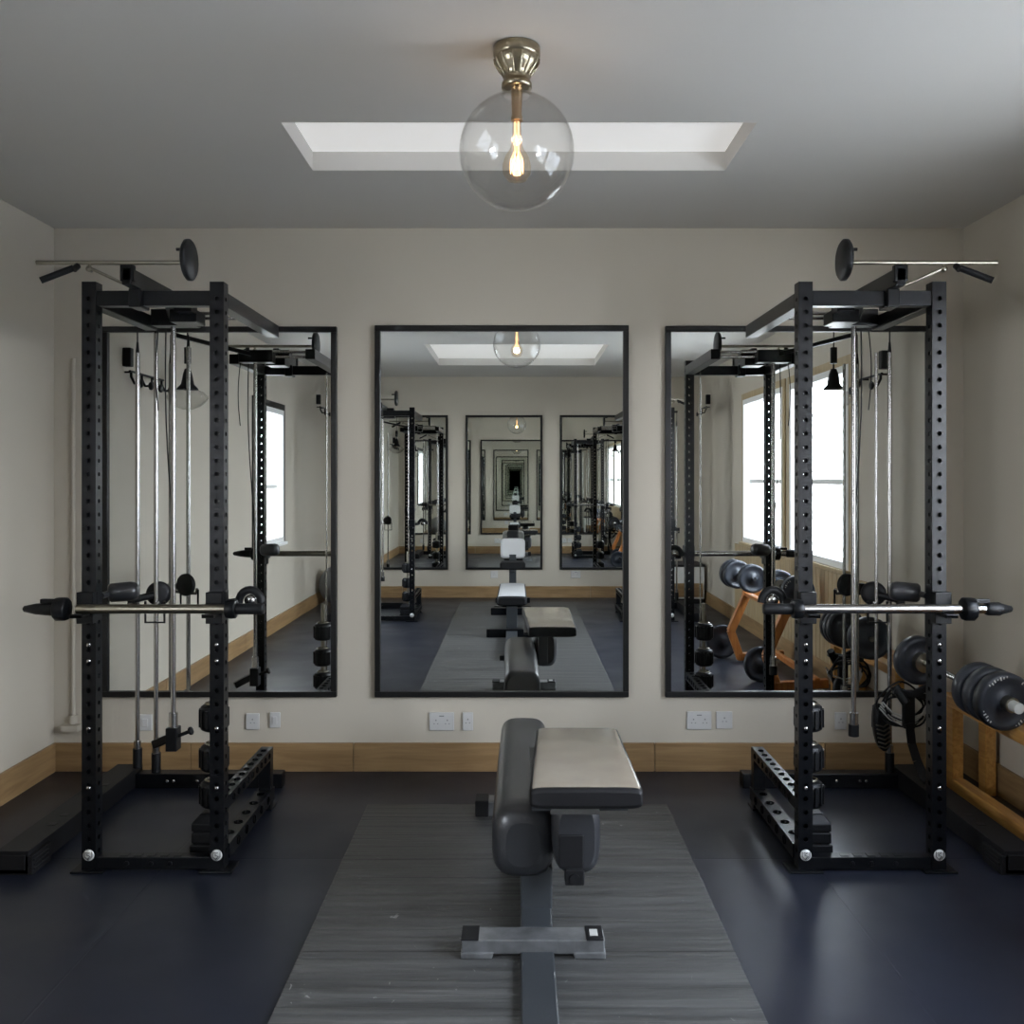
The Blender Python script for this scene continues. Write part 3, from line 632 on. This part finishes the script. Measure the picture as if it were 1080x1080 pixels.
gz, gr = 2.398, 0.167; prof = []
for sgn, rr in ((1, gr), (-1, gr-0.003)):
    seg = []
    for k in range(41):
        t_ = math.radians(13 + (180-13)*k/40); seg.append((max(0.0001, rr*math.sin(t_)), rr*math.cos(t_)))
    prof += seg if sgn > 0 else seg[::-1]
MB().lathe(prof, (lx, ly, gz), n=72).ob('glass_globe', 'glass', lamp)
MB().tube((lx, ly, HC-0.119), (lx, ly, 2.50), 0.0165, 0.0145, n=24).tube((lx, ly, 2.50), (lx, ly, 2.488), 0.017, n=24).ob('stem', 'copper', lamp)
m = MB().lathe([(0.012, 2.49), (0.013, 2.455), (0.014, 2.425), (0.02, 2.405), (0.034, 2.385), (0.042, 2.36), (0.040, 2.335), (0.027, 2.315), (0.001, 2.308)], (lx, ly, 0), n=40)
m.ob('bulb_glass', 'bulbglass', lamp)
m = MB()
for k in range(6):
    a = 2*PI*k/6; c, s_ = math.cos(a), math.sin(a)
    m.path([(lx+0.006*c, ly+0.006*s_, 2.485), (lx+0.006*c, ly+0.006*s_, 2.43), (lx+0.006*c, ly+0.006*s_, 2.40), (lx+0.018*c, ly+0.018*s_, 2.372), (lx+0.018*c, ly+0.018*s_, 2.335)], 0.0012, 6)
m.ob('filament', 'filament', lamp)
pl = bpy.data.lights.new('bulb_light', 'POINT'); pl.energy = 1.5; pl.color = (1, 0.72, 0.45); pl.shadow_soft_size = 0.02
po = bpy.data.objects.new('bulb_light', pl); COL.objects.link(po); po.location = (lx, ly, 2.355)

# ------------------------------------------------------------------ side pendants (seen in the mirrors)
def side_pendant(x, y, zc, label):
    t = thing('cone_pendant_lamp', (x, y, HC), label, 'pendant lamp', 'side pendants seen in the outer mirrors')
    MB().tube((x, y, zc+0.33), (x, y, HC-0.02), 0.004).lathe([(0, 0), (0.04, 0), (0.04, -0.02), (0, -0.02)], (x, y, HC), n=20).ob('cord', 'matte', t)
    MB().tube((x, y, zc+0.235), (x, y, zc+0.34), 0.022).tube((x, y, zc+0.20), (x, y, zc+0.235), 0.006).ob('lamp_holder', 'matte', t)
    MB().lathe([(0, 0.205), (0.018, 0.20), (0.03, 0.165), (0.042, 0.10), (0.065, 0.075), (0.07, 0.065), (0, 0.064)], (x, y, zc), n=32).ob('cone_cap', 'matte', t)
    MB().lathe([(0.066, 0.064), (0.10, 0.05), (0.128, 0.025), (0.132, 0.012), (0.12, -0.01), (0.08, -0.045), (0.03, -0.065), (0.001, -0.068), (0.001, -0.066), (0.03, -0.063), (0.08, -0.043), (0.118, -0.009), (0.130, 0.012), (0.126, 0.023), (0.10, 0.047), (0.066, 0.061)], (x, y, zc), n=48).ob('glass_shade', 'glass', t)
side_pendant(-2.15, 3.2, 1.97, 'black-capped clear glass pendant reflected in left mirror')
side_pendant(2.07, 3.2, 1.97, 'black-capped clear glass pendant reflected in right mirror')

# ------------------------------------------------------------------ hook rails
def hook_rail(xw, sgn, y0, y1, z, label):
    t = thing('hook_rail', (xw, (y0+y1)/2, z), label, 'hook rail')
    X = lambda d: xw + sgn*d
    MB().tube((X(0.05), y0, z), (X(0.05), y1, z), 0.007).tube((X(0), y0+0.05, z), (X(0.05), y0+0.05, z), 0.006).tube((X(0), y1-0.05, z), (X(0.05), y1-0.05, z), 0.006).ob('rail', 'black', t)
    bx_ = sorted((X(0.001), X(0.05))); MB().box(bx_[0], bx_[1], y1-0.06, y1-0.01, z+0.03, z+0.14).ob('rail_box', 'matte', t, bevel=0.006)
    n = 4 if y1-y0 > 0.4 else 2
    for k in range(n):
        y = y1-0.02-(y1-y0-0.05)*k/max(1, n-1)
        MB().path([(X(0.05), y, z), (X(0.05), y, z-0.03), (X(0.07), y, z-0.07), (X(0.10), y, z-0.07)], 0.008).lathe([(0, -0.01), (0.022, -0.008), (0.026, 0), (0.022, 0.008), (0, 0.01)], (X(0.105), y, z-0.07), (1, 0, 0), 16).ob('hook', 'rubber', t)
hook_rail(XL, 1, 3.35, 3.87, 2.08, 'black hook rail high on left wall, reflected in left mirror')
hook_rail(XR, -1, 3.35, 3.75, 2.08, 'black hook rail high on right wall, reflected in right mirror')
hook_rail(XL, 1, -1.75, -1.45, 2.28, 'short black hook rail on left wall, reflected at right side of left mirror')
hook_rail(XR, -1, -1.75, -1.45, 2.28, 'short black hook rail on right wall, reflected at left side of right mirror')

# ------------------------------------------------------------------ pine stand with loaded bar
st = thing('wooden_weight_stand', (1.97, 3.9, 0), 'yellow pine stand holding a loaded dumbbell at the right wall', 'weight stand')
m = MB().box(1.985, 2.05, 3.35, 4.42, 0.405, 0.456); m.ob('top_rail', 'pine', st, bevel=0.006)
m = MB().box(2.14, 2.20, 3.35, 4.42, 0.405, 0.456); m.ob('top_rail', 'pine', st, bevel=0.006)
for x in (1.995, 2.145):
    for y in (3.36, 4.32): MB().box(x, x+0.05, y, y+0.07, 0, 0.405).ob('leg', 'pine', st, bevel=0.005)
MB().box(2.05, 2.14, 4.33, 4.38, 0.41, 0.44).box(2.05, 2.14, 3.37, 3.42, 0.41, 0.44).ob('end_brace', 'pine', st, bevel=0.004)
m = MB().box(1.99, 2.05, 3.43, 4.32, 0.02, 0.082); m.ob('lower_rail', 'pine', st, bevel=0.006)

def plate_mesh(m, o, ax, R, th, mi=0):
    m.lathe([(0.0, -th/2), (R*0.30, -th/2), (R*0.34, -th/2+0.008), (R*0.72, -th/2+0.008), (R*0.80, -th/2), (R*0.94, -th/2), (R, -th/2+0.007), (R, th/2-0.007), (R*0.94, th/2), (R*0.80, th/2), (R*0.72, th/2-0.008), (R*0.34, th/2-0.008), (R*0.30, th/2), (0, th/2)], o, ax, 48, mi)
def marks(m, o, ax, R, th, side, only, mi=0):
    d = Vector(ax).normalized(); a = Vector((0, 0, 1)); u = d.cross(a).normalized(); w = d.cross(u)
    o = Vector(o) + d*(side*(th/2+0.0006))
    for k, (a0, n_, ln) in enumerate(((0.5, 6, 0.06), (2.3, 5, 0.05), (3.9, 7, 0.05), (5.4, 5, 0.06))):
        for j in range(n_ if k == only else 0):
            t_ = a0 + j*0.13; c = u*math.cos(t_)+w*math.sin(t_); e = d.cross(c); r0 = R*(0.80 + 0.03*((j*7+k) % 3)); r1 = R*(0.93-0.03*((j*5+k) % 2))
            vs = [o+c*r0-e*0.003, o+c*r1-e*0.003, o+c*r1+e*0.002, o+c*r0+e*0.002]
            m.add(vs + [p+d*side*0.0006 for p in vs], [(3,2,1,0),(4,5,6,7),(0,1,5,4),(1,2,6,5),(2,3,7,6),(3,0,4,7)], mi=mi)
def dumbbell(near, far, R, label, name='loaded_dumbbell', nn=3, nf=1, step=0.078, th=0.055):
    near, far = Vector(near), Vector(far); ax = (far-near).normalized()
    t = thing(name, (near+far)/2 - Vector((0, 0, R)), label, 'dumbbell')
    MB().tube(near-ax*0.10, far+ax*0.06, 0.014, n=20).ob('handle', 'chrome', t)
    MB().tube(near-ax*0.105, near-ax*0.06, 0.022, n=20).ob('end_cap', 'mark', t)
    MB().tube(near-ax*0.065, near-ax*0.025, 0.03, n=20).tube(far-ax*0.06, far-ax*0.025, 0.045, n=20).ob('collar', 'steel', t)
    for k in range(nn):
        r = R*(1.0, 0.985, 0.97)[k]; o = near+ax*(k*step); m = MB(); plate_mesh(m, o, ax, r, th)
        pt = m.ob('weight_plate', 'plate', t)
        if k == 0:
            for gk in range(4):
                mm = MB(); marks(mm, o, ax, r, th, -1, gk); mm.ob('marking', 'mark', pt)
    for k in range(nf):
        m = MB(); plate_mesh(m, far-ax*(k*step), ax, R*0.97, th); m.ob('weight_plate', 'plate', t)
dumbbell((1.925, 3.74, 0.574), (1.862, 4.38, 0.612), 0.115, 'big black dumbbell with four rubber plates lying on the pine stand')

# ------------------------------------------------------------------ orange stand under the window with two dumbbells
os_ = thing('bent_leg_stand', (1.9, 2.5, 0), 'orange stained wood stand with bent legs, reflected in the right mirror', 'weight stand')
for y in (1.86, 2.93):
    m = MB()
    m.bar((1.70, y, 0.24), (1.84, y, 0.56), 0.06, 0.055, (0, 1, 0)); m.bar((1.70, y, 0.25), (1.78, y, 0.02), 0.06, 0.05, (0, 1, 0))
    m.bar((1.76, y, 0.04), (2.12, y, 0.06), 0.06, 0.055, (0, 1, 0))
    m.bar((1.80, y, 0.575), (2.0, y, 0.50), 0.07, 0.04, (0, 1, 0))
    m.ob('bent_leg', 'orange', os_, bevel=0.006)
m = MB(); m.box(1.985, 2.035, 1.83, 2.96, 0.475, 0.515); m.box(1.80, 1.85, 1.83, 2.96, 0.53, 0.555); m.ob('top_rail', 'orange', os_, bevel=0.005)
MB().box(2.02, 2.06, 1.83, 2.96, 0.06, 0.10).ob('lower_rail', 'orange', os_, bevel=0.004)
dumbbell((1.76, 1.70, 0.685), (1.81, 2.1, 0.685), 0.115, 'black dumbbell resting on the orange stand, reflected left of the right rack', nn=2, nf=1)
dumbbell((1.93, 2.88, 0.675), (1.92, 2.45, 0.675), 0.115, 'black dumbbell on the window end of the orange stand, reflected behind the right rack', nn=1, nf=1)
def loose_plate(o, ax, R, label):
    m = MB(); plate_mesh(m, o, ax, R, 0.04); k = m.ob('weight_plate', ['plate', 'mark'], origin=o)
    tag(k, label, 'weight plate')
loose_plate((1.66, 1.72, 0.135), (0.15, 1, 0.06), 0.135, 'black plate leaning on floor under the orange stand, reflected in right mirror')
loose_plate((1.74, 2.6, 0.125), (0.35, 1, 0.1), 0.125, 'black plate standing on floor near the window end of the orange stand')

# ------------------------------------------------------------------ far corner items (mirrors)
tag(MB().lathe([(max(0.0005, 0.23*math.sin(PI*k/32)), 0.23-0.23*math.cos(PI*k/32)) for k in range(33)], (0, 0, 0), n=48).ob('exercise_ball', 'ball'), 'grey exercise ball in the rear left corner, seen at right edge of left mirror', 'exercise ball').location = (-2.055, -1.55, 0)
cb = thing('storage_cabinet', (1.96, -1.75, 0), 'low white cabinet with black top, reflected at left edge of right mirror', 'cabinet')
MB().box(1.78, 2.18, -2.1, -1.6, 0.06, 0.43).ob('body', 'white', cb, bevel=0.004)
MB().box(1.77, 2.19, -2.11, -1.59, 0.43, 0.455).ob('worktop', 'matte', cb, bevel=0.004)
MB().box(1.80, 2.16, -2.08, -1.62, 0, 0.06).ob('plinth', 'matte', cb)
MB().box(1.80, 2.16, -1.6, -1.585, 0.08, 0.24).ob('drawer', 'skirt', cb, bevel=0.003)

# ------------------------------------------------------------------ cable tangle, carriage and strap at the right rack
cc = thing('cable_coil', (1.76, 4.3, 0.44), 'tangled coil of black and pale cables with hanging strap behind right rack', 'cable')
random.seed(9)
def loop(cx, cy, cz, rx, rz, ph, n=28):
    return [(cx+rx*math.cos(t), cy+0.02*math.sin(3*t+ph), cz+rz*math.sin(t)+0.012*math.sin(2*t+ph)) for t in [ph+2*PI*k/n*0.93 for k in range(n+1)]]
m = MB(); [m.path(loop(1.765+random.uniform(-.02, .02), 4.30+0.015*k, 0.42+random.uniform(-.02, .02), 0.095+random.uniform(-.01, .02), 0.065+0.02*k/4, k*1.1), 0.005, 6) for k in range(5)]
m.ob('black_loops', 'matte', cc)
m = MB(); [m.path([(1.66+0.035*0, 4.29+0.012*k, 0.44-0.012*k), (1.70, 4.27+0.012*k, 0.395-0.013*k), (1.765, 4.27, 0.37-0.014*k), (1.83, 4.27+0.01*k, 0.385-0.012*k), (1.86, 4.28, 0.43-0.01*k)], 0.0035, 6) for k in range(4)]
m.ob('pale_loops', 'cablewhite', cc)
m = MB(); m.bar((1.69, 4.24, 0.50), (1.88, 4.24, 0.47), 0.03, 0.025); m.bar((1.73, 4.24, 0.46), (1.86, 4.23, 0.53), 0.02, 0.03); m.tube((1.70, 4.25, 0.52), (1.74, 4.22, 0.45), 0.02)
m.box(1.74, 1.79, 4.24, 4.27, 0.33, 0.50)
m.ob('cable_head', 'rubber', cc, bevel=0.004)
s_ = MB()
pts = [Vector(p) for p in ((1.755, 4.22, 0.36), (1.765, 4.22, 0.27), (1.78, 4.2, 0.20), (1.81, 4.18, 0.12), (1.84, 4.16, 0.095))]
for a, b_ in zip(pts, pts[1:]): s_.bar(a, b_, 0.004, 0.038, (1, 0, 0))
s_.ob('strap', 'matte', cc)
cg = thing('ribbed_pulley', (1.70, 4.43, 0.28), 'black ribbed leaf-shaped pulley block hanging on a right rack rod', 'pulley')
q = MB().loft([(-0.025, 0, 0, 0.02, 0.08, 2.2), (-0.018, 0, 0, 0.034, 0.11, 2.2), (0.018, 0, 0, 0.034, 0.11, 2.2), (0.025, 0, 0, 0.02, 0.08, 2.2)], 32)
rm = Matrix.Rotation(-0.12, 3, 'Y'); c0 = Vector((1.70, 4.41, 0.295)); q.v = [tuple(rm @ Vector(p) + c0) for p in q.v]
q.ob('block', 'rubber', cg)
m = MB()
for k in range(6): m.path([tuple(c0 + rm @ Vector((-0.03, -0.027, 0.02-0.02*k))), tuple(c0 + rm @ Vector((0, -0.034, 0.008-0.02*k))), tuple(c0 + rm @ Vector((0.03, -0.027, 0.02-0.02*k)))], 0.0035, 6)
m.ob('ribs', 'steel', cg)

# ------------------------------------------------------------------ light
w = bpy.data.worlds.new('sky'); sc.world = w; w.use_nodes = True
nt = w.node_tree; bg = nt.nodes['Background']
tc = nt.nodes.new('ShaderNodeTexCoord'); sp_ = nt.nodes.new('ShaderNodeSeparateXYZ'); cr = nt.nodes.new('ShaderNodeValToRGB')
nt.links.new(tc.outputs['Generated'], sp_.inputs[0]); nt.links.new(sp_.outputs['Z'], cr.inputs['Fac'])
cr.color_ramp.elements[0].color = (0.93, 0.95, 1.0, 1); cr.color_ramp.elements[1].color = (0.66, 0.78, 1.0, 1)
nt.links.new(cr.outputs['Color'], bg.inputs['Color']); bg.inputs['Strength'].default_value = 36.0
def portal(x, w_, rot):
    y0, y1, a, b_ = w_
    l = bpy.data.lights.new('window_portal', 'AREA'); l.shape = 'RECTANGLE'; l.size = b_-a; l.size_y = y1-y0; l.cycles.is_portal = True
    o = bpy.data.objects.new('window_portal', l); COL.objects.link(o); o.location = (x, (y0+y1)/2, (a+b_)/2); o.rotation_euler = (0, rot, 0)
for q_ in RW: portal(XR+T+0.01, q_, PI/2)
for q_ in LW: portal(XL-T-0.01, q_, -PI/2)

# ------------------------------------------------------------------ camera
cam = bpy.data.cameras.new('camera'); co = bpy.data.objects.new('camera', cam); COL.objects.link(co)
co.location = (0, 0, CZ); co.rotation_euler = (PI/2, 0, 0)
cam.sensor_width = 36; cam.sensor_fit = 'HORIZONTAL'; cam.lens = 36*F/1080
cam.shift_x = -(545-540)/1080; cam.shift_y = -(540-505)/1080
cam.clip_start = 0.02
sc.camera = co
for o in bpy.data.objects:
    if '_o' in o: del o['_o']

sc.view_settings.view_transform = 'Standard'; sc.view_settings.look = 'None'; sc.view_settings.gamma = 1
sc.view_settings.use_curve_mapping = False; sc.view_settings.exposure = -0.22
c = sc.cycles
c.use_denoising = True; c.max_bounces = 14; c.diffuse_bounces = 5; c.glossy_bounces = 12; c.transparent_max_bounces = 24
c.sample_clamp_indirect = 8; c.caustics_reflective = True
